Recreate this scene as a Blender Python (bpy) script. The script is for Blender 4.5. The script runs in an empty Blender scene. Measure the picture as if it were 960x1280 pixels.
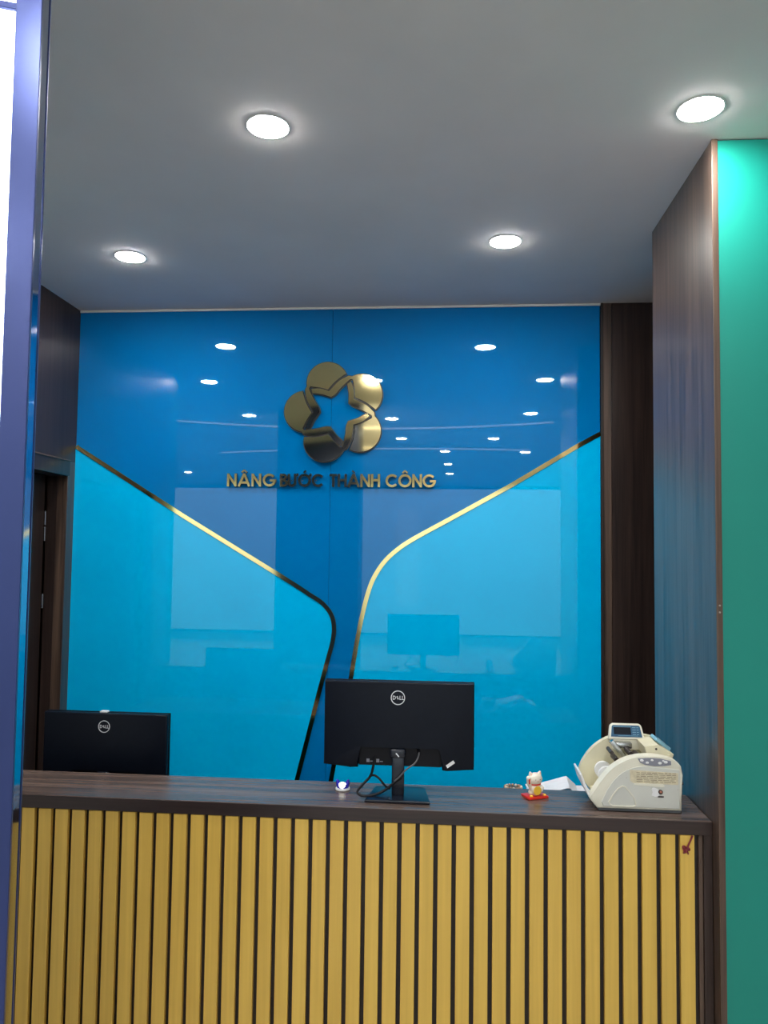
import bpy, bmesh, math, random
from mathutils import Vector, Matrix

sc = bpy.context.scene
COL = sc.collection
random.seed(7)
PI = math.pi

# ------------------------------------------------------------------ camera
CZ = 1.85
F_PX = 945.3
yaw, pitch, roll = 0.0821, 0.0530, -0.01238
fw = Vector((-math.sin(yaw)*math.cos(pitch), math.cos(yaw)*math.cos(pitch), math.sin(pitch)))
rt0 = Vector((math.cos(yaw), math.sin(yaw), 0))
up0 = rt0.cross(fw)
rt = rt0*math.cos(roll) - up0*math.sin(roll)
up = up0*math.cos(roll) + rt0*math.sin(roll)
cd = bpy.data.cameras.new('camera')
cam = bpy.data.objects.new('camera', cd); COL.objects.link(cam)
cd.sensor_fit = 'HORIZONTAL'; cd.sensor_width = 36.0
cd.lens = F_PX/960*36.0
cd.clip_start = 0.02
M = Matrix.Identity(4)
for i, v in enumerate((rt, up, -fw)):
    for j in range(3): M[j][i] = v[j]
M.translation = Vector((0, 0, CZ))
cam.matrix_world = M
sc.camera = cam

# ------------------------------------------------------------------ world, exposure
w = bpy.data.worlds.new('daylight'); sc.world = w; w.use_nodes = True
bg = w.node_tree.nodes['Background']
bg.inputs[1].default_value = 2.3
_N = w.node_tree.nodes; _L = w.node_tree.links
_tc = _N.new('ShaderNodeTexCoord'); _sx = _N.new('ShaderNodeSeparateXYZ'); _mr = _N.new('ShaderNodeMapRange')
_cr = _N.new('ShaderNodeValToRGB')      # pale overcast sky over a duller street
_mr.inputs['From Min'].default_value = -0.35; _mr.inputs['From Max'].default_value = 0.35
_cr.color_ramp.elements[0].color = (0.16, 0.16, 0.16, 1); _cr.color_ramp.elements[0].position = 0.15
_cr.color_ramp.elements[1].color = (0.90, 0.95, 1.0, 1); _cr.color_ramp.elements[1].position = 0.72
_L.new(_tc.outputs['Generated'], _sx.inputs[0]); _L.new(_sx.outputs['Z'], _mr.inputs['Value'])
_L.new(_mr.outputs[0], _cr.inputs[0]); _L.new(_cr.outputs[0], bg.inputs[0])
vs = sc.view_settings
vs.view_transform = 'Standard'; vs.look = 'None'; vs.gamma = 1.0; vs.exposure = 0.0
vs.use_curve_mapping = False
LAMP = 290.0          # radiance of a downlight diffuser
BOX = 5.0             # radiance of the backlit panel

# ------------------------------------------------------------------ main dimensions
ZC = 3.25             # ceiling
ZT = 0.98             # counter top
YB = 4.235            # face of the blue glass
XL = -2.16            # left wooden wall
XR = 0.88             # inner face of the right wooden panel
YN = 2.556            # near edge of that panel, plane of the green wall

# ------------------------------------------------------------------ materials
def mat(name, col, rough=0.5, metal=0.0, spec=0.5, coat=0.0, emis=None, es=0.0, coat_rough=0.03):
    m = bpy.data.materials.new(name); m.use_nodes = True
    b = m.node_tree.nodes['Principled BSDF']
    b.inputs['Base Color'].default_value = (*col, 1)
    b.inputs['Roughness'].default_value = rough
    b.inputs['Metallic'].default_value = metal
    b.inputs['Specular IOR Level'].default_value = spec
    b.inputs['Coat Weight'].default_value = coat
    b.inputs['Coat Roughness'].default_value = coat_rough
    if emis:
        b.inputs['Emission Color'].default_value = (*emis, 1)
        b.inputs['Emission Strength'].default_value = es
    return m

def noisy(m, scale=8, amt=0.15, stretch=(1, 1, 1), bump=0.0, bscale=None, rough=None):
    """vary the base colour of a plain material with noise; optional relief"""
    nt = m.node_tree; N = nt.nodes; L = nt.links
    b = N['Principled BSDF']; col = list(b.inputs['Base Color'].default_value)
    tc = N.new('ShaderNodeTexCoord'); mp = N.new('ShaderNodeMapping')
    mp.inputs['Scale'].default_value = stretch
    L.new(tc.outputs['Object'], mp.inputs[0])
    nz = N.new('ShaderNodeTexNoise'); nz.inputs['Scale'].default_value = scale
    nz.inputs['Detail'].default_value = 5
    L.new(mp.outputs[0], nz.inputs['Vector'])
    r = N.new('ShaderNodeValToRGB')
    r.color_ramp.elements[0].position = 0.3; r.color_ramp.elements[1].position = 0.7
    r.color_ramp.elements[0].color = (*[c*(1-amt) for c in col[:3]], 1)
    r.color_ramp.elements[1].color = (*[min(1, c*(1+amt)) for c in col[:3]], 1)
    L.new(nz.outputs['Fac'], r.inputs[0]); L.new(r.outputs[0], b.inputs['Base Color'])
    if rough:
        mr = N.new('ShaderNodeMapRange'); mr.inputs['To Min'].default_value = rough[0]; mr.inputs['To Max'].default_value = rough[1]
        L.new(nz.outputs['Fac'], mr.inputs[0]); L.new(mr.outputs[0], b.inputs['Roughness'])
    if bump:
        n2 = N.new('ShaderNodeTexNoise'); n2.inputs['Scale'].default_value = bscale or scale*4
        L.new(mp.outputs[0], n2.inputs['Vector'])
        bp = N.new('ShaderNodeBump'); bp.inputs['Strength'].default_value = bump; bp.inputs['Distance'].default_value = 0.002
        L.new(n2.outputs['Fac'], bp.inputs['Height']); L.new(bp.outputs[0], b.inputs['Normal'])
    return m

def wood(name, dark, light, axis='Z', rough=0.35, spec=0.5, scale=1.0, contrast=(0.32, 0.68), bump=0.15, world=False):
    m = bpy.data.materials.new(name); m.use_nodes = True
    nt = m.node_tree; N = nt.nodes; L = nt.links; b = N['Principled BSDF']
    tc = N.new('ShaderNodeTexCoord'); mp = N.new('ShaderNodeMapping')
    s = {'Z': (26, 26, 0.7), 'X': (0.7, 26, 26), 'Y': (26, 0.7, 26)}[axis]
    mp.inputs['Scale'].default_value = [k*scale for k in s]
    if world:
        g = N.new('ShaderNodeNewGeometry'); L.new(g.outputs['Position'], mp.inputs[0])
    else:
        L.new(tc.outputs['Object'], mp.inputs[0])
    n1 = N.new('ShaderNodeTexNoise'); n1.inputs['Scale'].default_value = 1.0; n1.inputs['Detail'].default_value = 6
    n1.inputs['Roughness'].default_value = 0.6; n1.inputs['Distortion'].default_value = 0.6
    n2 = N.new('ShaderNodeTexNoise'); n2.inputs['Scale'].default_value = 6.0; n2.inputs['Detail'].default_value = 3
    L.new(mp.outputs[0], n1.inputs['Vector']); L.new(mp.outputs[0], n2.inputs['Vector'])
    mx = N.new('ShaderNodeMath'); mx.operation = 'MULTIPLY_ADD'; mx.inputs[1].default_value = 0.3
    L.new(n2.outputs['Fac'], mx.inputs[0])
    m2 = N.new('ShaderNodeMath'); m2.operation = 'MULTIPLY'; m2.inputs[1].default_value = 0.7
    L.new(n1.outputs['Fac'], m2.inputs[0]); L.new(m2.outputs[0], mx.inputs[2])
    r = N.new('ShaderNodeValToRGB')
    r.color_ramp.elements[0].position = contrast[0]; r.color_ramp.elements[1].position = contrast[1]
    r.color_ramp.elements[0].color = (*dark, 1); r.color_ramp.elements[1].color = (*light, 1)
    L.new(mx.outputs[0], r.inputs[0]); L.new(r.outputs[0], b.inputs['Base Color'])
    b.inputs['Roughness'].default_value = rough; b.inputs['Specular IOR Level'].default_value = spec
    bp = N.new('ShaderNodeBump'); bp.inputs['Strength'].default_value = bump; bp.inputs['Distance'].default_value = 0.001
    L.new(mx.outputs[0], bp.inputs['Height']); L.new(bp.outputs[0], b.inputs['Normal'])
    return m

MT = {}
MT['ceiling'] = noisy(mat('ceiling_paint', (0.80, 0.765, 0.755), 0.85), 3, 0.03)
MT['white_wall'] = noisy(mat('white_wall_paint', (0.55, 0.55, 0.54), 0.8), 3, 0.03)
MT['floor'] = noisy(mat('floor_tile', (0.46, 0.43, 0.40), 0.3), 2, 0.12)
MT['white_trim'] = mat('white_trim', (0.82, 0.82, 0.80), 0.4)
MT['deep_blue'] = noisy(mat('deep_blue_glass', (0.0, 0.180, 0.50), 0.6, spec=0.0, coat=1.0, coat_rough=0.012), 2, 0.05)
MT['cyan'] = noisy(mat('sky_blue_glass', (0.0, 0.52, 0.98), 0.6, spec=0.0, coat=1.0, coat_rough=0.012), 2, 0.05)
MT['gold'] = noisy(mat('gold_mirror', (0.86, 0.70, 0.30), 0.08, metal=1.0), 3, 0.04)
MT['brushed_gold'] = noisy(mat('brushed_gold', (0.82, 0.69, 0.34), 0.055, metal=1.0), 3, 0.05, bump=0.22, bscale=2.5)
MT['gold_side'] = mat('dark_letter_edge', (0.05, 0.045, 0.035), 0.3, metal=0.3)
MT['wood'] = wood('dark_walnut_panel', (0.012, 0.008, 0.008), (0.055, 0.034, 0.028), 'Z', rough=0.30)
MT['wood_sheen'] = wood('satin_walnut_panel', (0.026, 0.016, 0.013), (0.135, 0.085, 0.060), 'Z', rough=0.33, spec=0.5, contrast=(0.38, 0.64))
for _b in [MT['wood_sheen'].node_tree.nodes['Principled BSDF']]:
    _b.inputs['Coat Weight'].default_value = 0.4; _b.inputs['Coat Roughness'].default_value = 0.30
MT['wood_x'] = wood('dark_walnut_top', (0.040, 0.026, 0.023), (0.185, 0.130, 0.108), 'X', rough=0.24, spec=0.6)
MT['wood_shaded'] = wood('walnut_front_shaded', (0.016, 0.010, 0.010), (0.050, 0.030, 0.026), 'X', rough=0.35)  # counter front: walnut darkened to carry the weaker light on that face
MT['wood_edge'] = wood('light_brown_panel_edge', (0.060, 0.036, 0.026), (0.16, 0.105, 0.075), 'Z', rough=0.4)
MT['dark_board'] = wood('dark_backing_board', (0.010, 0.006, 0.006), (0.025, 0.016, 0.013), 'Z', rough=0.5)
MT['green'] = noisy(mat('teal_green_laminate', (0.006, 0.265, 0.212), 0.42), 1.5, 0.04)
MT['frame_metal'] = noisy(mat('blue_hazed_dark_frame', (0.036, 0.055, 0.18), 0.30, metal=0.5), 4, 0.06)  # dark metal; blue flare haze is put into the base colour
MT['frame_side'] = noisy(mat('polished_frame_side', (0.34, 0.40, 0.60), 0.07, metal=1.0), 4, 0.04)
MT['black_plastic'] = noisy(mat('black_monitor_plastic', (0.004, 0.006, 0.012), 0.36, spec=0.16), 60, 0.1)
MT['recess_plastic'] = mat('recess_plastic', (0.003, 0.003, 0.006), 0.5, spec=0.25)
MT['stand_plastic'] = mat('stand_plastic', (0.006, 0.009, 0.018), 0.25)
MT['badge'] = mat('silver_badge', (0.75, 0.77, 0.80), 0.3, metal=0.2)
MT['cable'] = mat('black_cable', (0.004, 0.004, 0.007), 0.45, spec=0.3)
MT['white_plastic'] = mat('white_plastic', (0.80, 0.81, 0.82), 0.35)
MT['screen'] = mat('screen_glass', (0.01, 0.01, 0.012), 0.15)
MT['cream'] = noisy(mat('cream_machine_shell', (0.78, 0.76, 0.64), 0.38), 12, 0.05)
MT['cream_side'] = noisy(mat('grey_cream_side_panel', (0.62, 0.63, 0.58), 0.45), 12, 0.04)
MT['cream_in'] = noisy(mat('yellowed_inner_shell', (0.70, 0.66, 0.48), 0.45), 12, 0.07)
MT['grey_base'] = mat('dark_grey_base', (0.09, 0.10, 0.11), 0.5)
MT['steel'] = mat('machine_steel', (0.55, 0.56, 0.55), 0.25, metal=1.0)
MT['pad_grey'] = mat('keypad_grey', (0.24, 0.25, 0.30), 0.5)
MT['lcd_blue'] = mat('display_bezel_blue', (0.02, 0.10, 0.20), 0.3)
MT['lcd_dark'] = mat('display_window', (0.008, 0.012, 0.02), 0.1)
MT['blue_plastic'] = mat('light_blue_plastic', (0.22, 0.45, 0.58), 0.35)
MT['sticker'] = noisy(mat('aged_paper_sticker', (0.66, 0.60, 0.43), 0.7), 80, 0.12)
MT['ink'] = mat('faded_ink', (0.22, 0.17, 0.11), 0.8)
MT['paper'] = noisy(mat('white_paper', (0.82, 0.83, 0.86), 0.7), 30, 0.04)
MT['red'] = mat('red_plastic', (0.72, 0.03, 0.015), 0.3)
MT['yellow'] = mat('golden_yellow_paint', (0.90, 0.55, 0.05), 0.35)
MT['cat_white'] = mat('glazed_ceramic', (0.85, 0.78, 0.66), 0.25)
MT['dark_paint'] = mat('dark_paint', (0.03, 0.02, 0.02), 0.4)
MT['lamp_blue'] = mat('violet_blue_plastic', (0.03, 0.025, 0.55), 0.3)
MT['lamp_glow'] = mat('glowing_dome', (0.95, 0.95, 0.9), 0.4, emis=(1.0, 0.98, 0.86), es=1.3)
MT['bead'] = mat('wooden_bead', (0.42, 0.27, 0.17), 0.35)
MT['bead_pale'] = mat('pale_bead', (0.75, 0.68, 0.55), 0.35)
MT['cord_red'] = noisy(mat('dark_red_cord', (0.20, 0.02, 0.03), 0.6), 90, 0.3)
MT['diffuser'] = mat('lit_diffuser', (0.9, 0.9, 0.9), 0.5, emis=(1.0, 0.975, 0.93), es=LAMP)
MT['panel_glow'] = mat('backlit_sheet', (0.9, 0.9, 0.9), 0.4, emis=(0.80, 0.88, 1.0), es=BOX)
MT['led'] = mat('dim_led_line', (0.9, 0.9, 0.9), 0.5, emis=(1.0, 0.97, 0.92), es=2.0)
MT['screw'] = mat('screw_metal', (0.5, 0.45, 0.4), 0.3, metal=1.0)
MT['pane_frame'] = mat('window_frame', (0.10, 0.10, 0.11), 0.4, metal=0.5)

def glass_pane():
    m = bpy.data.materials.new('clear_window_glass'); m.use_nodes = True
    N = m.node_tree.nodes; L = m.node_tree.links
    N.remove(N['Principled BSDF'])
    t = N.new('ShaderNodeBsdfTransparent'); t.inputs[0].default_value = (0.93, 0.96, 0.96, 1)
    g = N.new('ShaderNodeBsdfGlossy'); g.inputs['Roughness'].default_value = 0.02
    fr = N.new('ShaderNodeFresnel'); fr.inputs[0].default_value = 1.45
    mx = N.new('ShaderNodeMixShader')
    L.new(fr.outputs[0], mx.inputs[0]); L.new(t.outputs[0], mx.inputs[1]); L.new(g.outputs[0], mx.inputs[2])
    L.new(mx.outputs[0], N['Material Output'].inputs[0])
    return m
MT['pane'] = glass_pane()

# ------------------------------------------------------------------ mesh helpers
class MB:
    def __init__(s): s.bm = bmesh.new()
    def box(s, x0, x1, y0, y1, z0, z1, bev=0.0, seg=2, mtx=None):
        r = bmesh.ops.create_cube(s.bm, size=1.0)
        vs_ = r['verts']
        for v in vs_:
            v.co = Vector(((x0+x1)/2+v.co.x*(x1-x0), (y0+y1)/2+v.co.y*(y1-y0), (z0+z1)/2+v.co.z*(z1-z0)))
        if bev:
            es = list({e for v in vs_ for e in v.link_edges})
            rr = bmesh.ops.bevel(s.bm, geom=es, offset=bev, segments=seg, affect='EDGES', profile=0.5)
            vs_ = list({v for v in rr['verts']} | {v for v in vs_ if v.is_valid})
        if mtx is not None:
            for v in vs_: v.co = mtx @ v.co
        return s
    def prism(s, pts, a, b, axis='y', bev=0.0, seg=2, mtx=None):
        """polygon pts (2-D) extruded from a to b along the axis; pts are (x,z), (x,y) or (y,z)"""
        def P(p, t): return {'y': (p[0], t, p[1]), 'z': (p[0], p[1], t), 'x': (t, p[0], p[1])}[axis]
        v0 = [s.bm.verts.new(P(p, a)) for p in pts]; v1 = [s.bm.verts.new(P(p, b)) for p in pts]
        n = len(pts)
        f0 = s.bm.faces.new(v0); f1 = s.bm.faces.new(v1[::-1])
        for i in range(n): s.bm.faces.new((v0[i], v1[i], v1[(i+1) % n], v0[(i+1) % n]))
        allv = v0+v1
        if bev:
            es = list(set(f0.edges) | set(f1.edges))
            rr = bmesh.ops.bevel(s.bm, geom=es, offset=bev, segments=seg, affect='EDGES', profile=0.5)
            allv = list(set(rr['verts']) | {v for v in allv if v.is_valid})
        if mtx is not None:
            for v in allv: v.co = mtx @ v.co
        return s
    def tube(s, path, r, n=10, caps=True):
        path = [Vector(p) for p in path]; rings = []
        t = (path[1]-path[0]).normalized()
        nrm = t.orthogonal().normalized()
        for i, p in enumerate(path):
            if 0 < i < len(path)-1: tt = (path[i+1]-path[i-1]).normalized()
            elif i == 0: tt = (path[1]-path[0]).normalized()
            else: tt = (path[-1]-path[-2]).normalized()
            nrm = (nrm-tt*nrm.dot(tt)).normalized(); bn = tt.cross(nrm)
            rr = r[i] if isinstance(r, (list, tuple)) else r
            rings.append([s.bm.verts.new(p+(nrm*math.cos(2*PI*k/n)+bn*math.sin(2*PI*k/n))*rr) for k in range(n)])
        for a, b in zip(rings, rings[1:]):
            for k in range(n): s.bm.faces.new((a[k], a[(k+1) % n], b[(k+1) % n], b[k]))
        if caps:
            s.bm.faces.new(rings[0][::-1]); s.bm.faces.new(rings[-1])
        return s
    def lathe(s, prof, c=(0, 0, 0), n=24, mtx=None):
        """profile of (r, z) turned about the z axis"""
        rings = []; allv = []
        for r, z in prof:
            if r < 1e-6:
                ring = [s.bm.verts.new((0, 0, z))]
            else:
                ring = [s.bm.verts.new((r*math.cos(2*PI*k/n), r*math.sin(2*PI*k/n), z)) for k in range(n)]
            rings.append(ring); allv += ring
        for a, b in zip(rings, rings[1:]):
            for k in range(n):
                k2 = (k+1) % n
                if len(a) == 1 and len(b) == 1: continue
                if len(a) == 1: s.bm.faces.new((a[0], b[k2], b[k]))
                elif len(b) == 1: s.bm.faces.new((a[k], a[k2], b[0]))
                else: s.bm.faces.new((a[k], a[k2], b[k2], b[k]))
        if len(rings[0]) > 1: s.bm.faces.new(rings[0][::-1])
        if len(rings[-1]) > 1: s.bm.faces.new(rings[-1])
        m = Matrix.Translation(Vector(c)) @ (mtx if mtx is not None else Matrix.Identity(4))
        for v in allv: v.co = m @ v.co
        return s
    def ball(s, c, r, sc_=(1, 1, 1), n=16, mtx=None):
        rr = bmesh.ops.create_uvsphere(s.bm, u_segments=n, v_segments=max(6, n//2), radius=r)
        m = Matrix.Translation(Vector(c)) @ (mtx if mtx is not None else Matrix.Identity(4)) @ Matrix.Diagonal((*sc_, 1))
        for v in rr['verts']: v.co = m @ v.co
        return s
    def build(s, name, material, parent=None, smooth=False, origin=None):
        bmesh.ops.recalc_face_normals(s.bm, faces=s.bm.faces)
        me = bpy.data.meshes.new(name)
        if origin is not None:
            bmesh.ops.translate(s.bm, verts=s.bm.verts, vec=-Vector(origin))
        s.bm.to_mesh(me); s.bm.free()
        for m in (material if isinstance(material, list) else [material]): me.materials.append(m)
        if smooth:
            for p in me.polygons: p.use_smooth = True
            try: me.set_sharp_from_angle(angle=math.radians(40))
            except Exception: pass
        o = bpy.data.objects.new(name, me); COL.objects.link(o)
        if origin is not None: o.location = origin
        if parent is not None: o.parent = parent
        return o

def thing(name, label, cat, loc=(0, 0, 0), rz=0.0, group=None):
    o = bpy.data.objects.new(name, None); COL.objects.link(o)
    o.empty_display_size = 0.1
    o.location = loc; o.rotation_euler = (0, 0, rz)
    o['label'] = label; o['category'] = cat
    if group: o['group'] = group
    return o
def tag(o, label, cat, group=None):
    o['label'] = label; o['category'] = cat
    if group: o['group'] = group
    return o
def struct(o, label, cat):
    o['kind'] = 'structure'; o['label'] = label; o['category'] = cat
    return o

def arc(cx, cz, r, a0, a1, n):
    return [(cx+r*math.cos(math.radians(a0+(a1-a0)*i/n)), cz+r*math.sin(math.radians(a0+(a1-a0)*i/n))) for i in range(n+1)]

def smooth_path(pts, k=6):
    """Catmull-Rom through the points (any dimension)"""
    P = [pts[0]]+list(pts)+[pts[-1]]; out = []
    for i in range(1, len(P)-2):
        for j in range(k):
            t = j/k
            out.append(tuple(0.5*((2*b)+(-a+c)*t+(2*a-5*b+4*c-d)*t*t+(-a+3*b-3*c+d)*t**3)
                             for a, b, c, d in zip(P[i-1], P[i], P[i+1], P[i+2])))
    out.append(tuple(pts[-1]))
    return out

# ------------------------------------------------------------------ the room
X0, X1, Y0 = -6.5, 3.2, -7.4
struct(MB().box(X0-.1, X1+.1, Y0-.1, YB+.2, -0.1, 0.0).build('floor', MT['floor']), 'floor of the room', 'floor')
ceil = struct(MB().box(X0-.1, X1+.1, Y0-.1, YB+.2, ZC, ZC+.1).build('ceiling', MT['ceiling']), 'plain matt grey-lit ceiling with round downlights', 'ceiling')

# ceiling step lines whose reflections cross the blue glass
def ribbon(pts, w_, z0, z1):
    mb = MB(); n = len(pts); L_, R_ = [], []
    for i, p in enumerate(pts):
        a = Vector(pts[max(0, i-1)]); b = Vector(pts[min(n-1, i+1)])
        d = (b-a).normalized(); nn = Vector((-d.y, d.x))
        L_.append(Vector(p)+nn*w_/2); R_.append(Vector(p)-nn*w_/2)
    for i in range(n-1):
        mb.prism([tuple(L_[i]), tuple(L_[i+1]), tuple(R_[i+1]), tuple(R_[i])], z0, z1, 'z')
    return mb
arcA = [(-3.2+0.18*i, 0.02+0.21*(-3.2+0.18*i+0.75)**2*0.55) for i in range(25)]
arcB = [(-3.2+0.18*i, -1.62-0.06*(-3.2+0.18*i+0.5)**2) for i in range(25)]
ribbon(arcA, .012, ZC-.016, ZC).build('led_line', MT['led'], ceil)
ribbon(arcB, .012, ZC-.016, ZC).build('led_line', MT['led'], ceil)

# back wall : plaster core, two dark-blue glass sheets, two sky-blue sheets, gold strips, wood panel
wb = struct(MB().box(XL-.6, 1.7, YB+.02, YB+.2, 0, ZC).build('wall_back', MT['white_wall']), 'back wall faced in glossy deep-blue and sky-blue glass', 'wall')
SEAM = -0.656
g1 = MB().box(XL, SEAM-.0006, YB, YB+.018, .0, ZC-.012, .0015, 1).build('glass_panel', MT['deep_blue'], wb)
g2 = MB().box(SEAM+.0006, .845, YB, YB+.018, .0, ZC-.012, .0015, 1).build('glass_panel', MT['deep_blue'], wb)
MB().box(XL, .852, YB-.006, YB+.018, ZC-.012, ZC, .001, 1).build('ceiling_trim', MT['white_trim'], wb)
lineL = [(XL, 2.446), (-2.146, 2.437), (-1.502, 2.043), (-.982, 1.739), (-.84, 1.655), (-.762, 1.606), (-.69, 1.560),
         (-.640, 1.500), (-.621, 1.430), (-.628, 1.345), (-.656, 1.235), (-.696, 1.077), (-.813, .589), (-.955, 0.02)]
lineR = [(.845, 2.518), (.735, 2.457), (.364, 2.232), (.011, 2.033), (-.16, 1.938), (-.255, 1.877), (-.335, 1.805), (-.392, 1.722),
         (-.428, 1.635), (-.462, 1.50), (-.492, 1.34), (-.520, 1.157), (-.552, 1.000), (-.622, .596), (-.722, .02)]
def curve_pts(l):
    # straight outside the bend, smooth inside
    return l[:3]+smooth_path(l[3:12], 4)+l[12:]
cL, cR = curve_pts(lineL), curve_pts(lineR)
def prune(l):
    o = [l[0]]
    for p in l[1:]:
        if (Vector(p)-Vector(o[-1])).length > .006: o.append(p)
    return o
cL, cR = prune(cL), prune(cR)
MB().prism(cL+[(XL, .02)], YB-.004, YB, 'y').build('coloured_sheet', MT['cyan'], wb)['label'] = 'sky-blue glass wing on the left'
MB().prism(cR+[(.845, .02)], YB-.004, YB, 'y').build('coloured_sheet', MT['cyan'], wb)['label'] = 'sky-blue glass wing on the right'
def strip(pts, wd, y0, y1):
    mb = MB(); n = len(pts); A, B = [], []
    for i in range(n):
        a = Vector(pts[max(0, i-1)]); b = Vector(pts[min(n-1, i+1)])
        d = (b-a).normalized(); nn = Vector((-d.y, d.x))
        A.append(Vector(pts[i])+nn*wd/2); B.append(Vector(pts[i])-nn*wd/2)
    vs = []
    for y in (y0, y1):
        vs.append([mb.bm.verts.new((p.x, y, p.y)) for p in A]); vs.append([mb.bm.verts.new((p.x, y, p.y)) for p in B])
    a0, b0, a1, b1 = vs
    for i in range(n-1):
        for q in ((a0[i], a0[i+1], b0[i+1], b0[i]), (a1[i], b1[i], b1[i+1], a1[i+1]), (a0[i], a1[i], a1[i+1], a0[i+1]), (b0[i], b0[i+1], b1[i+1], b1[i])):
            mb.bm.faces.new(q)
    mb.bm.faces.new((a0[0], b0[0], b1[0], a1[0])); mb.bm.faces.new((a0[-1], a1[-1], b1[-1], b0[-1]))
    return mb
strip([(max(p[0], XL+.006), p[1]) for p in cL], .024, YB-.009, YB-.003).build('gold_strip', MT['gold'], wb)
strip([(min(p[0], .845), p[1]) for p in cR], .024, YB-.009, YB-.003).build('gold_strip', MT['gold'], wb)
MB().box(.848, .862, YB-.012, YB+.019, 0, ZC, .002, 1).build('edge_profile', MT['dark_board'], wb)
MB().box(.862, .905, YB-.006, YB+.019, 0, ZC, .001, 1).build('wood_panel', MT['wood_sheen'], wb)
MB().box(.907, 1.7, YB-.006, YB+.019, 0, ZC, .001, 1).build('wood_panel', MT['wood'], wb)

# left wall with the passage opening
wl = struct(MB().box(XL-.06, XL, 2.72, YB+.2, 2.35, ZC).build('wall_left', MT['wood']), 'dark wooden wall above the doorway on the left', 'wall')
MB().box(XL-.06, XL, 4.150, YB+.2, 0, 2.35, .001, 1).build('jamb', MT['wood_sheen'], wl)
MB().box(XL-.06, XL, 2.72, 3.02, 0, 2.35, .001, 1).build('jamb', MT['wood_sheen'], wl)
MB().box(XL-.10, XL+.012, 3.02, 4.150, 2.262, 2.35, .002, 1).build('lintel', MT['wood'], wl)
MB().box(XL-.012, XL+.018, 3.02, 4.150, 2.345, 2.353, .001, 1).build('lintel_bead', MT['wood_edge'], wl)
MB().box(XL-.12, XL-.06, 4.150, YB+.2, 0, 2.35).build('reveal', MT['wood'], wl)
dr = struct(MB().box(XL-.16, XL-.12, 3.02, 4.128, .01, 2.262, .002, 1).build('door_1', MT['wood']), 'dark wooden door set back in the left opening', 'door')
for z in (2.02, 1.93, 1.55, 0.3):
    h = MB().tube([(XL-.117, 4.136, z-.04), (XL-.117, 4.136, z+.04)], .006, 8).build('hinge', MT['steel'], dr, True)
# end cap and neighbouring front face on the left (mirror of the green side)
struct(MB().box(X0, XL-.0, 2.60, 2.72, 0, ZC).build('wall_front_left', MT['green']), 'green wall left of the counter recess', 'wall')
struct(MB().box(XL-.8, XL-.16, YB, YB+.2, 0, ZC).build('wall_passage', MT['wood']), 'wall closing the passage', 'wall')
struct(MB().box(XL-.8, XL-.7, 2.72, YB, 0, ZC).build('wall_passage_side', MT['wood']), 'side wall of the passage', 'wall')

# right wooden panel, its light edge, the green wall
wr = struct(MB().box(XR, XR+.018, YN+.004, 3.292, 0, ZC, .001, 1).build('wall_right', MT['wood_sheen']), 'tall satin dark wooden panel at the right end of the counter', 'wall')
MB().box(XR-.001, XR+.019, YN-.004, YN+.004, 0, ZC, .0015, 2).build('edge_strip', MT['wood_edge'], wr)
for z in (1.690, 1.668):
    MB().lathe([(0, 0), (.003, 0), (.003, .0015), (0, .0018)], (XR+.009, YN-.004, z), 10, Matrix.Rotation(PI/2, 4, 'X')).build('screw', MT['screw'], wr)
gw = struct(MB().box(XR+.0195, X1, YN, YN+.1, 0, ZC-.004).build('wall_green', MT['green']), 'tall teal-green wall at the right', 'wall')
struct(MB().box(XR+.018, 1.7, 3.27, 3.292, 0, ZC).build('wall_recess', MT['wood']), 'wooden back of the right recess', 'wall')
struct(MB().box(1.62, 1.7, 3.292, YB, 0, ZC).build('wall_recess_side', MT['wood']), 'side of the right recess', 'wall')
# the rest of the room behind the camera
struct(MB().box(X1, X1+.1, Y0, YN+.1, 0, ZC).build('wall_far_right', MT['white_wall']), 'right wall behind the viewer', 'wall')
struct(MB().box(X0-.1, X0, Y0, 2.72, 0, ZC).build('wall_far_left', MT['white_wall']), 'left wall behind the viewer', 'wall')
wf = struct(MB().box(X0, X1, Y0-.1, Y0, 0, .1).build('wall_front', MT['white_wall']), 'low sill wall under the shopfront windows', 'wall')
WX = (X0, -2.2, X1)
for i in range(2):
    a = WX[i]; ww = WX[i+1]-a
    wn = struct(MB().box(a, a+.05, Y0-.1, Y0, .1, ZC).box(a+ww-.05, a+ww, Y0-.1, Y0, .1, ZC)
                .box(a+.05, a+ww-.05, Y0-.1, Y0, .1, .16).box(a+.05, a+ww-.05, Y0-.1, Y0, ZC-.06, ZC).build('window_%d' % (i+1), MT['pane_frame']),
                'shopfront window behind the viewer', 'window')
    MB().box(a+.05, a+ww-.05, Y0-.055, Y0-.045, .16, ZC-.06).build('pane', MT['pane'], wn)

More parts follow.
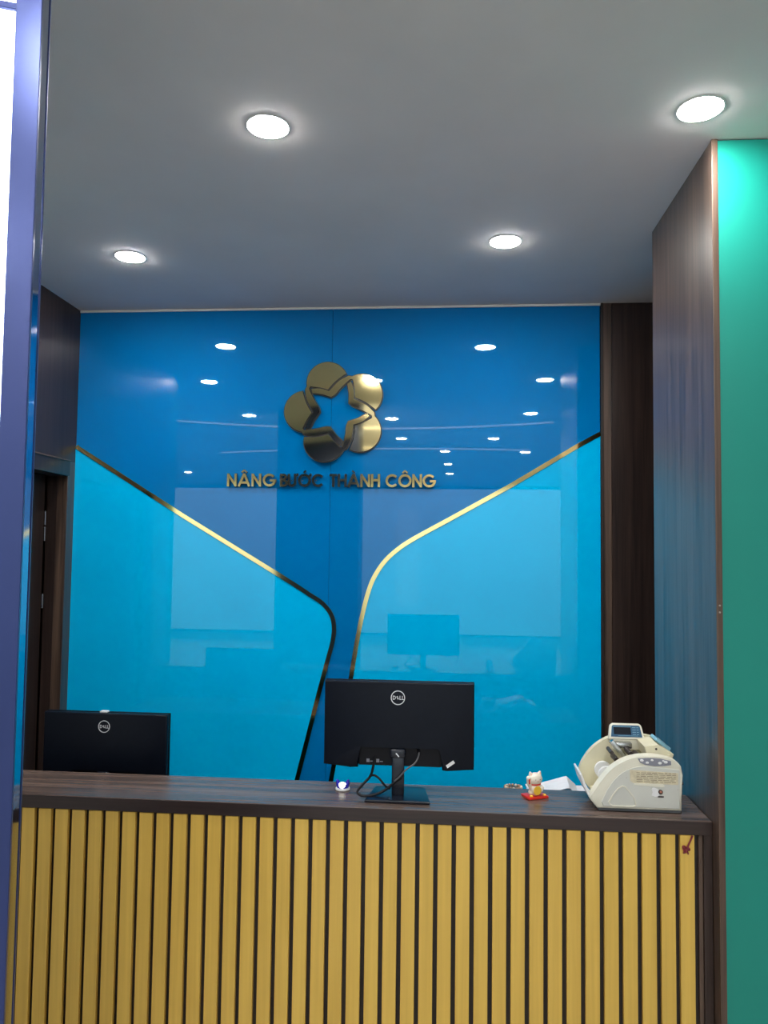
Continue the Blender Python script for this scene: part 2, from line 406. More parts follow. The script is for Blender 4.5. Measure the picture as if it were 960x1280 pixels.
# ------------------------------------------------------------------ downlights
def downlight():
    t = thing('ceiling_light', 'x', 'ceiling light', (0, 0, ZC), 0, 'round ceiling downlights')
    MB().lathe([(.067, 0), (.076, 0), (.076, -.0015), (.072, -.003), (.068, -.003), (.067, -.002), (.067, 0)], (0, 0, 0), 28).build('ring', MT['white_trim'], t, True)
    MB().lathe([(.0, -.0085), (.022, -.0082), (.044, -.0074), (.060, -.0058), (.0665, -.003), (.0665, 0)][::-1], (0, 0, 0), 20).build('diffuser', MT['diffuser'], t, True)
    return t
lights = [
 (-.597, 2.388, 'large round lit downlight in the ceiling, upper left of centre'),
 (.784, 2.372, 'round lit downlight just in front of the green wall'),
 (-1.520, 3.446, 'round lit downlight near the left wooden wall'),
 (.255, 3.360, 'round lit downlight close to the blue wall, right of centre'),
 (-1.975, 2.378, 'downlight outside the frame, mirrored as second spot from the left in the blue glass'),
 (-2.04, .834, 'downlight mirrored left of the gold emblem in the blue glass'),
 (-.577, .62, 'downlight mirrored just right of the gold emblem, level with its centre'),
 (.834, .90, 'downlight mirrored near the right end of the blue glass below another spot'),
 (.569, -.762, 'downlight mirrored to the right below the emblem, right one of a pair'),
 (-.554, -.762, 'downlight mirrored to the right below the emblem, left one of a pair'),
 (-.025, -1.935, 'topmost of three small downlight reflections in a column'),
 (.023, -3.443, 'middle of three small downlight reflections in a column'),
 (.055, -4.893, 'lowest of three small downlight reflections in a column'),
 (-4.65, -4.789, 'faint downlight reflection left of the gold lettering'),
 (1.08, -2.0, 'faint downlight reflection by the right gold strip'),
]
L0 = downlight()
def dup(root, loc, label=None, rz=None):
    r = root.copy(); COL.objects.link(r); r.location = loc
    if rz is not None: r.rotation_euler = (0, 0, rz)
    if label: r['label'] = label
    for ch in list(root.children):
        c = ch.copy(); COL.objects.link(c); c.parent = r
        for g in list(ch.children):
            d = g.copy(); COL.objects.link(d); d.parent = c
    return r
for i, (x, y, lab) in enumerate(lights):
    if i == 0: L0.location = (x, y, ZC); L0['label'] = lab
    else: dup(L0, (x, y, ZC), lab)

# ------------------------------------------------------------------ reception counter
ct = thing('reception_counter', 'long dark wooden reception counter fronted with golden vertical slats', 'counter', (-.64, 2.75, 0))
def CL(o):      # keep world position under the counter's empty
    o.location = Vector(o.location)-Vector(ct.location); return o
YF, YK = 2.609, 2.890
CL(MB().box(XL+.002, XR-.002, YF+.0025, YK, ZT-.045, ZT, .001, 1).build('countertop', MT['wood_x'], ct))
CL(MB().box(XL+.002, XR-.002, YF, YF+.002, ZT-.045, ZT-.001, .0008, 1).build('shaded_front', MT['wood_shaded'], ct))  # thin front skin with the shade put into its colour
CL(MB().box(XL+.005, .836, YF+.022, YF+.04, .06, ZT-.045).build('backing_board', MT['dark_board'], ct))
CL(MB().box(.8365, .850, YF+.012, YF+.04, .0, ZT-.045, .001, 1).build('filler_strip', MT['wood_edge'], ct))
CL(MB().box(.8505, XR-.002, YF+.003, YK-.01, .0, ZT-.045, .001, 1).build('end_panel', MT['wood'], ct))
CL(MB().box(XL+.002, XL+.03, YF+.042, YK-.01, .0, ZT-.045, .001, 1).build('end_panel', MT['wood'], ct))
CL(MB().box(XL+.03, .836, YF+.03, YF+.045, .0, .06).build('plinth', MT['dark_board'], ct))
pitch_ = .0611; sw = .0462
slat_mesh = None
grains = [(0.40, 0.275, 0.062), (0.62, 0.46, 0.13)]
MT['slat'] = wood('golden_slat', (0.60, 0.37, 0.065), (0.88, 0.59, 0.12), 'Z', rough=0.34, spec=0.5, scale=0.55, contrast=(0.25, 0.75), bump=0.05, world=True)
mb = MB().box(-sw/2, sw/2, -.009, .009, .062-.5, ZT-.047-.5, .0015, 1)
s0 = mb.build('slat', MT['slat'], ct)
k = 0
x = .829-pitch_/2
while x-sw/2 > XL+.006:
    o = s0 if k == 0 else s0.copy()
    if k: COL.objects.link(o); o.parent = ct
    o.location = Vector((x, YF+.0125, .5))-Vector(ct.location)
    o.scale = (1, 1, 1)
    x -= pitch_; k += 1

# low desk hidden behind the counter
dk = thing('work_desk', 'low dark wooden work desk hidden behind the tall counter', 'desk', (-.64, 3.15, 0))
for nm, m_, bx in (('desk_top', 'wood_x', (XL+.005, XR-.004, YK+.001, 3.42, .735, .76)), ('desk_side', 'wood', (XL+.005, XL+.03, YK+.001, 3.36, 0, .735)),
                   ('desk_side', 'wood', (XR-.03, XR-.004, YK+.001, 3.36, 0, .735)), ('desk_side', 'wood', (-.66, -.635, YK+.001, 3.36, 0, .735))):
    o = MB().box(*bx, .001, 1).build(nm, MT[m_], dk); o.location = -Vector(dk.location)

# ------------------------------------------------------------------ wall emblem
EMB = (-.628, YB, 2.638)
em = thing('wall_emblem', 'gold five-petal emblem with a hollow swirling star on the blue glass', 'emblem', EMB)
S_ = 4.205/F_PX/7.385
pet = smooth_path([(-235, 222), (-150, 224), (-66, 198)], 3)+smooth_path([(-66, 198), (-28, 240), (32, 300), (116, 345)], 3)[1:]
pet += arc(242, 166, 195, 118, -46, 16)
pet += smooth_path([(378, 26), (312, 76), (250, 112), (182, 140)], 3)[1:]
pet += smooth_path([(182, 140), (178, 215), (160, 310)], 3)[1:]
pet += [(134, 316)]+smooth_path([(98, 284), (40, 226), (-6, 172), (-46, 145)], 3)
pet += smooth_path([(-46, 145), (-130, 172), (-222, 184)], 3)[1:]
for k in range(5):
    a = math.radians(-72*k)
    pts = [((px*math.cos(a)-py*math.sin(a))*S_, (px*math.sin(a)+py*math.cos(a))*S_) for px, py in pet]
    o = MB().prism(pts, -.0265, -.0185, 'y').build('petal', [MT['brushed_gold'], MT['gold_side']], em)
    for p in o.data.polygons:
        if abs(p.normal.y) < .5: p.material_index = 1
    if k in (2, 3): o.rotation_euler = (math.radians((0, 0, -3.4, -2.4)[k]), 0, 0); o.location = (0, -.003, 0)
    bp_ = []
    for i in range(len(pts)):
        p0, p1, p2 = Vector(pts[i-1]), Vector(pts[i]), Vector(pts[(i+1) % len(pts)])
        d = (p2-p0).normalized(); bp_.append(tuple(p1+Vector((-d.y, d.x))*.0056))
    MB().prism(bp_, -.0185+.0002*k, -.004, 'y').build('petal_edge_shadow', MT['gold_side'], o)  # widened dark body: petal edge plus the shadow outline around it
    cx, cz = (242*math.cos(a)-166*math.sin(a))*S_, (242*math.sin(a)+166*math.cos(a))*S_
    MB().tube([(cx, -.005, cz), (cx, 0.0, cz)], .008, 10).build('standoff', MT['gold_side'], o)

# ------------------------------------------------------------------ gold lettering
H = .073
def stroke(mb, pts, wd, y0, y1):
    A, B = [], []; n = len(pts)
    for i in range(n):
        a = Vector(pts[max(0, i-1)]); b = Vector(pts[min(n-1, i+1)])
        d = (b-a).normalized(); nn = Vector((-d.y, d.x))
        f = 1.0
        if 0 < i < n-1:
            d1 = (Vector(pts[i])-a).normalized(); c = max(.5, abs(d1.dot(d))); f = 1/c
        A.append(Vector(pts[i])+nn*wd/2*f); B.append(Vector(pts[i])-nn*wd/2*f)
    for i in range(n-1):
        mb.prism([tuple(A[i]), tuple(A[i+1]), tuple(B[i+1]), tuple(B[i])], y0, y1, 'y')
T = .0125/H
def ell(cx, cy, rx, ry, a0, a1, n=14):
    return [(cx+rx*math.cos(math.radians(a0+(a1-a0)*i/n)), cy+ry*math.sin(math.radians(a0+(a1-a0)*i/n))) for i in range(n+1)]
h = T/2
O_ = [ell(.52, .5, .52-h, .5-h, 0, 360, 24)]
C_ = [ell(.52, .5, .52-h, .5-h, 42, 318, 18)]
G_ = [ell(.52, .5, .52-h, .5-h, 42, 360-5, 20), [(1.04, .47), (.56, .47)]]
A_ = [[(h*.6, 0), (.46, 1)], [(.46, 1), (.92-h*.6, 0)], [(.2, .3), (.72, .3)]]
N_ = [[(h, 0), (h, 1)], [(h, .93), (.76-h, .07)], [(.76-h, 0), (.76-h, 1)]]
H_ = [[(h, 0), (h, 1)], [(.70-h, 0), (.70-h, 1)], [(h, .53), (.70-h, .53)]]
T_ = [[(0, 1-h), (.56, 1-h)], [(.28, 0), (.28, 1)]]
B_ = [[(h, 0), (h, 1)], [(0, 1-h), (.30, 1-h)]+ell(.32, .755, .17, .245-h, 90, -90, 8)+[(0, .51)],
      [(.30, .51)]+ell(.34, .28, .22, .28-h, 90, -90, 8)+[(0, h)]]
U_ = [[(h, 1), (h, .32)]+ell(.35, .32, .35-h, .32-h, 180, 360, 10)+[(.70-h, 1)]]
horn = lambda x: [(x-.02, .84), (x+.09, .86), (x+.12, 1.03)]
circ = lambda x: [[(x-.2, 1.10), (x, 1.27)], [(x, 1.27), (x+.2, 1.10)]]
acute = lambda x: [[(x-.04, 1.08), (x+.12, 1.26)]]
grave = lambda x: [[(x+.08, 1.08), (x-.10, 1.26)]]
GL = {'N': (N_, .76), 'Â': (A_+circ(.46), .92), 'G': (G_, 1.04), 'B': (B_, .58), 'Ư': (U_+[horn(.70)], .82), 'Ớ': (O_+[horn(.92)]+acute(.5), 1.08),
      'C': (C_, .95), 'T': (T_, .56), 'H': (H_, .70), 'À': (A_+grave(.46), .92), 'Ô': (O_+circ(.52), 1.04)}
LET = (-.652, YB, 2.214)
lt = thing('wall_lettering', 'raised gold capital lettering under the emblem on the blue glass', 'lettering', LET)
words = [('NÂNG', -1.247, -.964), ('BƯỚC', -.941, -.693), ('THÀNH', -.657, -.371), ('CÔNG', -.340, -.058)]
def write_word(word, x0, x1, mk):
    adv = sum(GL[c][1] for c in word)*H
    gap = (x1-x0-adv)/(len(word)-1); s = 1.0
    if gap < .004: s = (x1-x0-.004*(len(word)-1))/adv; gap = .004
    x = x0
    for c in word:
        st, wd = GL[c]
        mk(c, st, x, s); x += wd*H*s+gap
def mk(c, st, x, s):
    mb = MB()
    for i, p in enumerate(st):
        small = max(q[1] for q in p) > 1.02
        # each stroke a hair deeper so faces never coincide
        stroke(mb, [(x+a*H*s-LET[0], b*H) for a, b in p], .0085 if small else .0125, -.025-.00006*i, -.008)
    o = mb.build('letter', [MT['gold'], MT['gold_side']], lt)
    for p in o.data.polygons:
        if abs(p.normal.y) < .5: p.material_index = 1
    MB().tube([(x+.3*H*s-LET[0], -.009, .5*H), (x+.3*H*s-LET[0], 0.0, .5*H)], .003, 6).build('standoff', MT['gold_side'], o)
for wd_, a, b in words: write_word(wd_, a, b, mk)

# ------------------------------------------------------------------ monitors (seen from behind)
def flat_strokes(st, x, z, hh, wd, y0, y1, sx=1.0, mb=None):
    mb = mb or MB()
    for i, p in enumerate(st): stroke(mb, [(x+a*hh*sx, z+b*hh) for a, b in p], wd, y0-.00002*i, y1)
    return mb
L_ = [[(h, 1), (h, 0)], [(0, h), (.5, h)]]
D_ = [[(h, 0), (h, 1)], [(0, 1-h), (.25, 1-h)]+ell(.28, .5, .42, .5-h, 90, -90, 10)+[(0, h)]]
E_ = [[(h, 0), (h, 1)], [(0, 1-h), (.5, 1-h)], [(0, .5), (.45, .5)], [(0, h), (.5, h)]]
def monitor(label, loc, zb, zt, base_z, wdt, rz=0.0, cables=True):
    """origin on the surface it stands on; back faces -y"""
    t = thing('computer_monitor', label, 'monitor', loc, rz, 'black monitors seen from behind')
    b0 = zb-base_z; b1 = zt-base_z; W = wdt/2
    MB().box(-W, W, .0, .014, b0+.004, b1, .003, 2).build('display_panel', MT['black_plastic'], t, True)
    MB().box(-W+.008, W-.008, .0136, .0148, b0+.02, b1-.008).build('screen', MT['screen'], t)
    # back cover : thick body, wings reaching down either side of a recess
    nz = b0+.078; wl_ = -.140; wr_ = .152
    prof = [(-W+.002, b1-.002), (W-.002, b1-.002), (W-.002, b0+.004), (wr_+.02, b0-.004), (wr_+.004, b0-.002), (wr_, nz), (wl_, nz), (wl_-.004, b0), (wl_-.03, b0), (-W+.002, b0+.008)]
    mb = MB()
    mb.prism(prof, -.028, .0, 'y', .006, 3)
    mb.build('back_cover', MT['black_plastic'], t, True)
    MB().box(wl_-.001, wr_+.001, -.006, .001, b0+.004, nz+.004).build('port_recess', MT['recess_plastic'], t)
    # small port labels
    for xx in (-.115, -.080):
        MB().box(xx, xx+.011, -.0066, -.006, b0+.014, b0+.026).box(xx+.013, xx+.024, -.0066, -.006, b0+.016, b0+.019).build('port_label', MT['pad_grey'], t)
    # badge : ring and four letters
    zc_ = b1-.056
    bd = MB(); ringp = ell(0, 0, .0240, .0240, 0, 360, 36)
    stroke(bd, [(p[0]-.003, p[1]+zc_) for p in ringp], .0030, -.0292, -.0275)
    badge = bd.build('badge_ring', MT['badge'], t)
    hh = .0140; lx = -.0215
    for st, wdd, slant in ((D_, .72, 0), (E_, .5, 1), (L_, .5, 0), (L_, .5, 0)):
        mb = MB()
        if slant:
            c, s = math.cos(.45), math.sin(.45)
            st = [[((a-.25)*.8*c-(b-.5)*.8*s+.46, (a-.25)*.8*s+(b-.5)*.8*c+.5) for a, b in p] for p in st]
        flat_strokes(st, lx, zc_-hh/2, hh, .0021, -.0292, -.0275, 1.0, mb)
        mb.build('badge_letter', MT['badge'], badge); lx += hh*(wdd+.10 if not slant else .92)
    # stand
    st_ = MB()
    st_.box(-.022, .022, -.034, -.008, .012, b0+.052, .004, 2)
    st_.build('stand_column', MT['stand_plastic'], t, True)
    MB().box(-.030, .026, -.036, -.006, b0+.036, b0+.070, .008, 3).build('stand_hub', MT['stand_plastic'], t, True)
    MB().prism([(-.112, -.09), (.116, -.09), (.094, .075), (-.088, .075)], 0.0005, .012, 'z', .004, 2).build('stand_base', MT['stand_plastic'], t, True)
    if cables:
        mb = MB().tube(smooth_path([(-.085, -.010, b0+.035), (-.088, -.016, b0+.01), (-.098, -.022, .074), (-.125, -.035, .045), (-.142, -.045, .022), (-.120, -.055, .012),
                                    (-.075, -.05, .018), (-.040, -.042, .035), (-.012, -.040, .058), (.015, -.040, .078)], 6), .0046, 8)
        mb.build('cable', MT['cable'], t, True)
        mb = MB().tube(smooth_path([(-.102, -.024, .072), (-.085, -.03, .078), (-.065, -.035, .068), (-.045, -.036, .045), (-.03, -.02, .03)], 6), .0040, 8)
        mb.build('cable', MT['cable'], t, True)
        mb = MB().tube(smooth_path([(.072, -.008, b0+.062), (.072, -.018, b0+.045), (.060, -.030, b0+.022), (.030, -.040, b0+.002), (.005, -.042, .078), (-.012, -.041, .062)], 6), .0030, 8)
        mb.build('cable', mat('grey_cable', (.10, .10, .11), .35), t, True)
        c = MB().tube([(.071, -.006, b0+.052), (.071, -.014, b0+.068)], .006, 8); c.build('plug', MT['cable'], t, True)
        m = Matrix.Translation((.185, -.0286, b0+.022)) @ Matrix.Rotation(-.62, 4, 'Y')
        MB().box(-.016, .016, -.0008, .0008, -.0055, .0055, mtx=m).build('sticker', MT['white_plastic'], t)['label'] = 'small white sticker'
        m = Matrix.Translation((-.002, -.0365, b0+.050)) @ Matrix.Rotation(.85, 4, 'Y')
        MB().box(-.008, .008, -.0008, .0006, -.002, .002, mtx=m).build('hub_glint', MT['badge'], t)  # silver bar drawn as the reflection on the hub
    return t
monitor('black monitor seen from behind standing on the counter with looped cables', (-.163, 2.752, ZT), 1.083, 1.388, ZT, .538)
m2_ = monitor('black monitor seen from behind, half hidden below the counter at the left', (-1.425, 3.15, .76), .846, 1.158, .76, .54, 0.0, False)
MB().box(-.028, .004, -.02, .004, 1.158-.76-.001, 1.158-.76+.006, .001, 1).build('clip', MT['white_plastic'], m2_)['label'] = 'small white clip on the top edge'

# ------------------------------------------------------------------ small glowing lamp with ears
t = thing('night_light', 'tiny glowing white dome lamp with violet-blue ears on the counter', 'lamp', (-.370, 2.80, ZT))
MB().lathe([(0, .0005), (.026, .0005), (.0275, .003), (.026, .0065), (.020, .008), (0, .008)], (0, 0, 0), 28).build('base', MT['white_plastic'], t, True)
MB().lathe([(0.0, .0082), (.0215, .0082), (.0225, .013), (.0205, .020), (.0185, .021), (0, .021)], (0, .002, 0), 28).build('collar', MT['lamp_blue'], t, True)
MB().ball((0, -.006, .0150), .0155, (1.05, 1, .85), 20).build('glow_dome', MT['lamp_glow'], t, True)
for s in (-1, 1):
    MB().lathe([(.0085, 0), (.0075, .009), (.0045, .017), (0, .021)], (s*.0155, .002, .017), 12, Matrix.Rotation(s*.30, 4, 'Y')).build('ear', MT['lamp_blue'], t, True)

# ------------------------------------------------------------------ beckoning cat figurine
t = thing('cat_figurine', 'small white beckoning cat figurine with gold coin on a red base', 'figurine', (.325, 2.795, ZT), .42)
MB().box(-.040, .040, -.028, .030, .0005, .009, .002, 2).build('base', MT['red'], t, True)
mb = MB()
mb.ball((0, .0, .027), .021, (1.0, .85, 1.05), 20)
mb.ball((-.013, .0, .018), .0105, (1, 1, .9)); mb.ball((.013, .0, .018), .0105, (1, 1, .9))
mb.ball((0, -.001, .058), .0225, (1.1, .9, .88), 20)
for s in (-1, 1):
    mb.lathe([(.0085, 0), (.006, .006), (.0015, .0125), (0, .013)], (s*.0145, 0, .070), 12, Matrix.Rotation(s*.35, 4, 'Y'))
mb.tube([(-.016, -.002, .034), (-.026, -.006, .046), (-.028, -.007, .060)], [.0075, .0068, .0062], 10)
mb.ball((-.028, -.009, .064), .0078)
mb.tube([(.016, -.002, .036), (.023, -.008, .030), (.012, -.018, .026)], [.0075, .0065, .006], 10)
mb.ball((0, .020, .022), .006)
for v in mb.bm.verts: v.co = Vector((v.co.x*1.12, v.co.y*1.05, (v.co.z-.009)*1.14+.009))
body = mb.build('body', MT['cat_white'], t, True)
rm = body.modifiers.new('remesh', 'REMESH'); rm.mode = 'VOXEL'; rm.voxel_size = .0013; rm.use_smooth_shade = True
sm_ = body.modifiers.new('smooth', 'SMOOTH'); sm_.factor = .6; sm_.iterations = 4
MB().lathe([(0, -.0015), (.0125, -.0015), (.0135, 0), (.0125, .0015), (0, .0015)], (-.003, -.0228, .030), 20, Matrix.Rotation(PI/2, 4, 'X') @ Matrix.Diagonal((1.15, 1.2, 1, 1))).build('coin', MT['yellow'], t, True)
MB().tube([(.0195*math.cos(a), .0155*math.sin(a)-.001, .0480) for a in [2*PI*i/20 for i in range(21)]], .0024, 8).build('collar', MT['red'], t, True)
for s in (-1, 1):
    MB().lathe([(.005, 0), (.0035, .004), (.0008, .008), (0, .0083)], (s*.0166, -.0045, .0800), 3, Matrix.Rotation(s*.35, 4, 'Y')).build('inner_ear', MT['red'], t, True)
    MB().ball((s*.0092, -.0212, .0672), .0018, (1.4, .6, .5), 8).build('eye', MT['dark_paint'], t, True)
    MB().ball((s*.027, -.020, .012), .0065, (1, 1, .6), 12).build('gold_nugget', MT['yellow'], t, True)
MB().ball((0, -.0230, .0620), .0014, (1.2, .6, .8), 8).build('nose', MT['red'], t, True)
MB().tube([(-.0315, -.0158, .054), (-.0322, -.0168, .071)], .0028, 8).build('paw_lining', MT['red'], t, True)

# ------------------------------------------------------------------ papers and beads behind the counter
t = thing('document_tray', 'grey document tray behind the counter under white papers', 'tray', (.43, 3.27, .76))
for z in (.004, .050):
    MB().box(-.19, .19, -.11, .11, z, z+.004, .001, 1).build('shelf', MT['grey_base'], t)
for x_ in (-.19, .186):
    MB().box(x_, x_+.004, -.11, .11, 0, .054, .001, 1).build('side', MT['grey_base'], t)
st = MB()
for i in range(11):
    a = random.uniform(-.03, .03); m = Matrix.Translation((.475+random.uniform(-.004, .004), 3.27, .8142+i*.0042)) @ Matrix.Rotation(a, 4, 'Z')
    st.box(-.12, .12, -.09, .09, 0, .0038, mtx=m)
tag(st.build('paper_stack', MT['paper']), 'stack of white papers just showing over the counter by the cat', 'papers')
m = Matrix.Translation((.478, 3.27, .880)) @ Matrix.Rotation(-.16, 4, 'Y')
mb = MB(); n = 12
rows = []
for i in range(n+1):
    u_ = i/n; X_ = .400+.150*u_
    Z_ = .8630+.034*min(1, u_/.74)
    if u_ > .74: Z_ = .897-.034*(u_-.74)/.26
    rows.append([mb.bm.verts.new((X_, 3.20, Z_)), mb.bm.verts.new((X_+.01, 3.35, Z_+.004)), mb.bm.verts.new((X_+.01, 3.35, Z_+.0052)), mb.bm.verts.new((X_, 3.20, Z_+.0012))])
for a, b in zip(rows, rows[1:]):
    for k in range(4): mb.bm.faces.new((a[k], a[(k+1) % 4], b[(k+1) % 4], b[k]))
mb.bm.faces.new(rows[0]); mb.bm.faces.new(rows[-1][::-1])
tag(mb.build('folded_sheet', MT['paper'], None, True), 'white sheet bent upward lying on the paper stack', 'paper')
t = thing('bead_bracelet', 'string of brown and pale beads showing over the counter edge', 'beads', (.290, 3.27, .8655))
for i in range(16):
    a = 2*PI*i/16
    MB().ball((.034*math.cos(a), .026*math.sin(a), .0062), .0062, (1, 1, 1), 10).build('bead', MT['bead'] if i % 3 else MT['bead_pale'], t, True)
t2 = MB().box(.253, .327, 3.235, 3.305, .8142, .8655, .002, 1).build('small_box', MT['grey_base']); tag(t2, 'small dark box holding up the bead string', 'box')

# ------------------------------------------------------------------ banknote counting machine
t = thing('banknote_counter', 'cream banknote counting machine with a small blue display on the counter', 'machine', (.65, 2.76, ZT))
def mc(o): o.location = -Vector(t.location); return o
YA, YZ = 2.672, 2.868      # near and far cheek faces
k1 = 2.675/F_PX
def side(pts):             # points already in world X, Z of the near cheek
    return pts
near = [(.520, .990), (.497, 1.018), (.500, 1.030), (.512, 1.048), (.533, 1.079), (.563, 1.116), (.600, 1.144), (.640, 1.161), (.685, 1.168),
        (.725, 1.168), (.765, 1.161), (.788, 1.151), (.800, 1.135), (.803, 1.110), (.800, .990)]
far = [(.535, .990), (.492, 1.048), (.487, 1.060), (.497, 1.092), (.520, 1.130), (.552, 1.163), (.590, 1.187), (.630, 1.199), (.680, 1.203), (.73, 1.200), (.775, 1.188), (.800, 1.165), (.806, 1.130), (.802, .990)]
near_s = near[:2]+smooth_path(near[2:13], 3)+near[13:]
far_s = far[:2]+smooth_path(far[2:12], 3)+far[12:]
mc(MB().prism(near_s, YA, YA+.045, 'y', .006, 3).build('near_cheek', MT['cream'], t, True))
mc(MB().prism(far_s, YZ-.028, YZ, 'y', .004, 2).build('far_cheek', MT['cream_in'], t, True))
# core between the cheeks : stacking pocket floor, sloped wall, hopper
core = [(.535, .992), (.525, 1.012), (.575, 1.030), (.600, 1.045), (.612, 1.085), (.640, 1.118), (.660, 1.142), (.700, 1.128), (.730, 1.150), (.775, 1.165), (.790, 1.130), (.795, .992)]
mc(MB().prism(core, YA+.044, YZ-.027, 'y').build('core', MT['cream_in'], t, False))
mc(MB().box(.525, .800, YA+.006, YZ-.004, ZT+.0005, .992, .002, 1).build('base', MT['grey_base'], t))
# stacker flap at the front
fl = [(.468, 1.092), (.474, 1.094), (.486, 1.062), (.506, 1.022), (.526, 1.000), (.520, .995), (.498, 1.016), (.478, 1.056)]
mc(MB().prism(fl, YA+.030, YZ-.030, 'y', .0015, 1).build('stacker_plate', MT['white_plastic'], t, True))
# inset side panel, following the cheek
ins = [(.540, .998), (.534, 1.012), (.552, 1.050), (.575, 1.084), (.605, 1.112), (.640, 1.129), (.680, 1.136), (.792, 1.128), (.794, 1.10), (.792, .998)]
ins_s = ins[:2]+smooth_path(ins[2:7], 3)+ins[7:]
mc(MB().prism(ins_s, YA-.0025, YA+.002, 'y', .0015, 1).build('side_panel', MT['cream_side'], t, True))
# raised rounded triangle outline
tri = [(.562, 1.006), (.558, 1.013), (.572, 1.038), (.588, 1.058), (.604, 1.068), (.614, 1.064), (.628, 1.048), (.642, 1.030), (.646, 1.014), (.646, 1.004), (.636, 1.001), (.572, 1.001), (.562, 1.006)]
mb = MB(); stroke(mb, tri, .0035, YA-.0052, YA-.0024); mc(mb.build('panel_bead', MT['cream'], t))
# sticker with faded print, torn patch, switch
mc(MB().prism([(.628, 1.121), (.630, 1.123), (.7875, 1.117), (.788, 1.078), (.640, 1.078), (.629, 1.086)], YA-.0032, YA-.0024, 'y').build('sticker', MT['sticker'], t))
mb = MB(); random.seed(3)
for i in range(6):
    z = 1.1135-.0058*i; x = .650
    while x < .775:
        l = random.uniform(.008, .022)
        mb.box(x, min(x+l, .78), YA-.0036, YA-.0031, z, z+.0016); x += l+.004
mc(mb.build('sticker_print', MT['ink'], t))
mc(MB().prism([(.640, 1.079), (.738, 1.079), (.744, 1.072), (.736, 1.068), (.66, 1.072), (.643, 1.073)], YA-.0036, YA-.0025, 'y').build('peeled_label', MT['cream'], t))
mc(MB().prism([(.700, 1.062), (.708, 1.066), (.722, 1.061), (.726, 1.048), (.722, 1.038), (.712, 1.036), (.700, 1.040), (.703, 1.050)], YA-.0034, YA-.0025, 'y').build('torn_patch', MT['white_plastic'], t))
mc(MB().lathe([(0, 0), (.0075, 0), (.0075, .004), (.005, .006), (0, .006)], (.729, YA-.0025, 1.053), 16, Matrix.Rotation(PI/2, 4, 'X')).build('knob', MT['dark_paint'], t, True))
mc(MB().lathe([(0, 0), (.0042, 0), (.0038, .0015), (0, .002)], (.729, YA-.0085, 1.054), 12, Matrix.Rotation(PI/2, 4, 'X')).build('knob_cap', mat('copper_red', (.45, .16, .10), .4), t, True))
mc(MB().box(.720, .740, YA-.0032, YA-.0024, 1.034, 1.039).build('knob_label', MT['dark_paint'], t))
for x_, z_ in ((.790-.004, 1.062), (.617, 1.096)):
    mc(MB().lathe([(0, 0), (.0016, 0), (.0016, .001), (0, .001)], (x_, YA-.0024, z_), 8, Matrix.Rotation(PI/2, 4, 'X')).build('screw', MT['screw'], t))
# keypad on the shoulder
pad = [(.655, 1.161), (.690, 1.164), (.730, 1.163), (.765, 1.156), (.766, 1.143), (.745, 1.139), (.710, 1.137), (.680, 1.140), (.663, 1.147)]
kp = mc(MB().prism(pad, YA-.0022, YA+.003, 'y', .001, 1).build('keypad', MT['pad_grey'], t))
for x_, z_, rx in ((.668, 1.155, .0065), (.686, 1.148, .0055), (.702, 1.157, .005), (.728, 1.148, .0065), (.747, 1.152, .0065), (.739, 1.156, .004)):
    b = MB().ball((x_, YA-.003, z_), rx, (1, .25, .72), 12).build('button', MT['white_plastic'], kp, True)
# display head on the far side
dm = Matrix.Translation((.653, 2.835, 1.213)) @ Matrix.Rotation(math.radians(-22), 4, 'X')
def rrect(w0, w1, hh, r=.012):
    return [(-w0, -hh), (w0, -hh)]+arc(w1-r, hh-r, r, 0, 90, 5)+arc(-w1+r, hh-r, r, 90, 180, 5)
dh = mc(MB().prism(rrect(.064, .056, .028), -.008, .012, 'y', .003, 2, dm).build('display_head', MT['cream'], t, True))
MB().prism(rrect(.055, .050, .0205, .007), -.0095, -.0078, 'y', 0, 1, dm).build('display_bezel', MT['lcd_blue'], dh)
MB().box(-.044, .016, -.0105, -.009, -.012, .013, mtx=dm).build('display_window', MT['lcd_dark'], dh)
mb = MB()
for z in (.012, .004, -.004, -.012):
    mb.box(.022, .034, -.0102, -.0092, z, z+.0016, mtx=dm).box(.037, .044, -.0102, -.0092, z, z+.0016, mtx=dm)
mb.box(-.046, .018, -.0102, -.0092, .0148, .0158, mtx=dm).box(-.03, .04, -.0102, -.0092, -.0165, -.0155, mtx=dm)
mb.build('display_print', MT['blue_plastic'], dh)
# neck carrying the display
mc(MB().box(.605, .700, 2.826, 2.850, 1.150, 1.195, .003, 2).build('display_neck', MT['cream'], t, True))
# silver guide arm slanting down, rollers, note wheel
m = Matrix.Translation((.614, 2.765, 1.166)) @ Matrix.Rotation(math.radians(50), 4, 'Y')
mc(MB().box(-.040, .040, -.010, .010, -.006, .006, .002, 2, m).box(-.038, .036, .012, .018, -.010, -.002, .001, 1, m).build('guide_arm', MT['steel'], t, True))
mc(MB().box(.610, .668, 2.80, 2.83, 1.160, 1.181, .004, 2).build('hopper_block', MT['steel'], t, True))
for x_, r_, z_ in ((.648, .009, 1.158), (.676, .011, 1.146), (.583, .007, 1.160), (.600, .009, 1.135)):
    mc(MB().tube([(x_, 2.735, z_), (x_, 2.80, z_)], r_, 14).build('roller', MT['dark_paint'], t, True))
mc(MB().tube([(.565, 2.725, 1.085), (.565, 2.738, 1.085)], .030, 22).tube([(.565, 2.79, 1.085), (.565, 2.803, 1.085)], .030, 22).build('stacker_wheel', MT['white_plastic'], t, True))
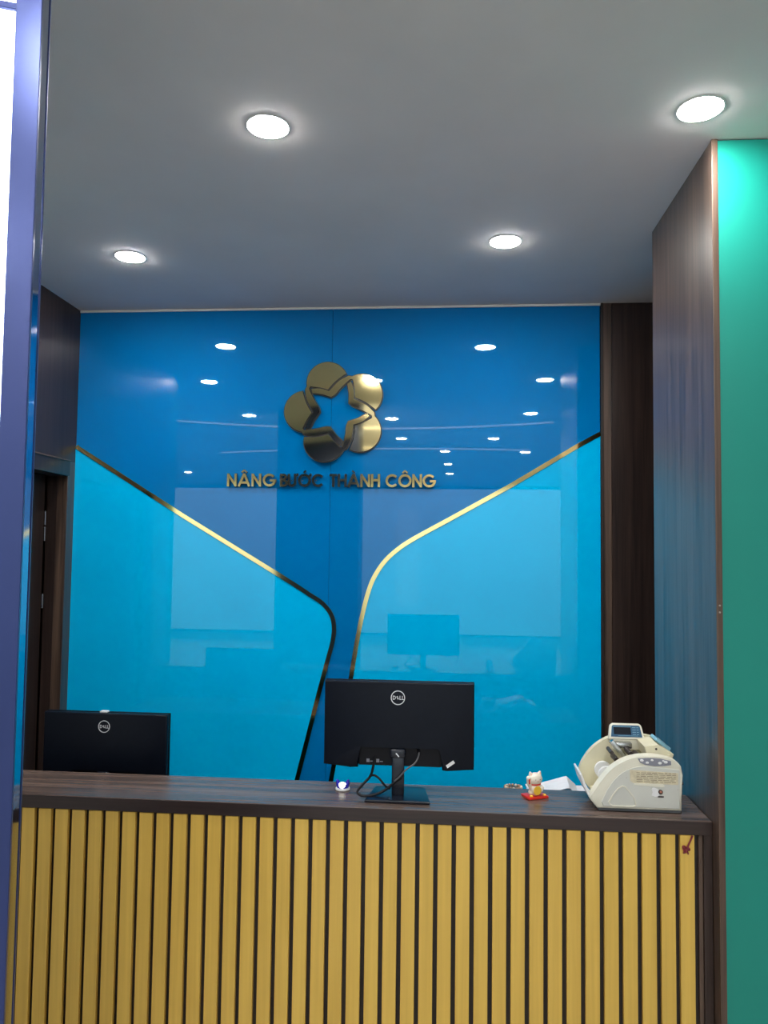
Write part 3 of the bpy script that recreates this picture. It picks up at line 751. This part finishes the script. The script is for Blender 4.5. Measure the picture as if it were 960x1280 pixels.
# blue handle of the hopper guide, at the right
m = Matrix.Translation((.765, 2.80, 1.188)) @ Matrix.Rotation(math.radians(36), 4, 'Y')
mc(MB().box(-.030, .030, -.040, .035, -.006, .006, .0035, 2, m).build('hopper_guide', MT['blue_plastic'], t, True))
mc(MB().prism([(.690, 1.190), (.735, 1.198), (.790, 1.165), (.785, 1.150), (.70, 1.150)], YA+.05, YZ-.03, 'y', .002, 1).build('hopper', MT['cream_in'], t))
mc(MB().tube([(.730, YA+.049, 1.182), (.730, YA+.053, 1.182)], .004, 8).build('pivot', MT['dark_paint'], t, True))
mc(MB().lathe([(0, 0), (.006, 0), (.006, .008), (0, .009)], (.804, 2.70, 1.075), 12, Matrix.Rotation(PI/2, 4, 'Y')).build('side_screw', MT['dark_paint'], t, True))

# ------------------------------------------------------------------ knotted red cord on the slats
t = thing('cord_charm', 'short knotted dark red cord hanging under the counter edge at the right', 'cord', (.80, YF+.003, .934))
def kc(o): o.location = -Vector(t.location); return o
yk = YF-.0005
kc(MB().tube(smooth_path([(.814, yk, .934), (.809, yk-.001, .922), (.802, yk-.002, .908), (.797, yk-.003, .897)], 4), .0030, 8).build('cord', MT['cord_red'], t, True))
kn = []
for i in range(31):
    a = 2*PI*i/30
    kn.append((.792+.0085*math.sin(2*a)+.003*math.cos(a), yk-.004-.0025*math.sin(3*a), .890+.0095*math.cos(3*a*1.0)*.6+.005*math.sin(a)))
kc(MB().tube(kn, .0030, 8, False).build('knot', MT['cord_red'], t, True))
kc(MB().tube([(.790, yk-.004, .886), (.783, yk-.004, .877)], .0025, 8).tube([(.795, yk-.004, .886), (.799, yk-.004, .875)], .0025, 8).build('tail', MT['cord_red'], t, True))

# ------------------------------------------------------------------ backlit floor-to-ceiling panel at the left
P0 = Vector((-.787, 1.35, 0)); ang = math.radians(20)
t = thing('backlit_panel', 'tall glaring white backlit display panel in a dark metal frame coloured with blue haze at the left edge', 'light box', P0, ang)
D = .085; Wd = .90
MB().box(-.046, 0, 0, .014, 0, ZC, .0012, 1).build('frame_post', MT['frame_metal'], t)['label'] = 'dark front frame post with blue haze in its colour'
MB().box(-.040, -.0015, .014, D, 0, ZC, .001, 1).build('frame_side', MT['frame_side'], t)['label'] = 'polished side profile'
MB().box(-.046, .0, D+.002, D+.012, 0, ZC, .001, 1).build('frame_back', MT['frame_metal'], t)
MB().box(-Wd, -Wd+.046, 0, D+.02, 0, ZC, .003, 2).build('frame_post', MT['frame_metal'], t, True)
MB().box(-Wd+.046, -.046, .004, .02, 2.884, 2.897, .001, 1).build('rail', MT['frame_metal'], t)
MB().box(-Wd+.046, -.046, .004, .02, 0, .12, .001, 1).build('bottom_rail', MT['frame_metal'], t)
MB().box(-Wd+.047, -.047, .010, .016, .121, 2.883).build('lit_sheet', MT['panel_glow'], t)
MB().box(-Wd+.047, -.047, .010, .016, 2.898, ZC-.001).build('lit_sheet', MT['panel_glow'], t)
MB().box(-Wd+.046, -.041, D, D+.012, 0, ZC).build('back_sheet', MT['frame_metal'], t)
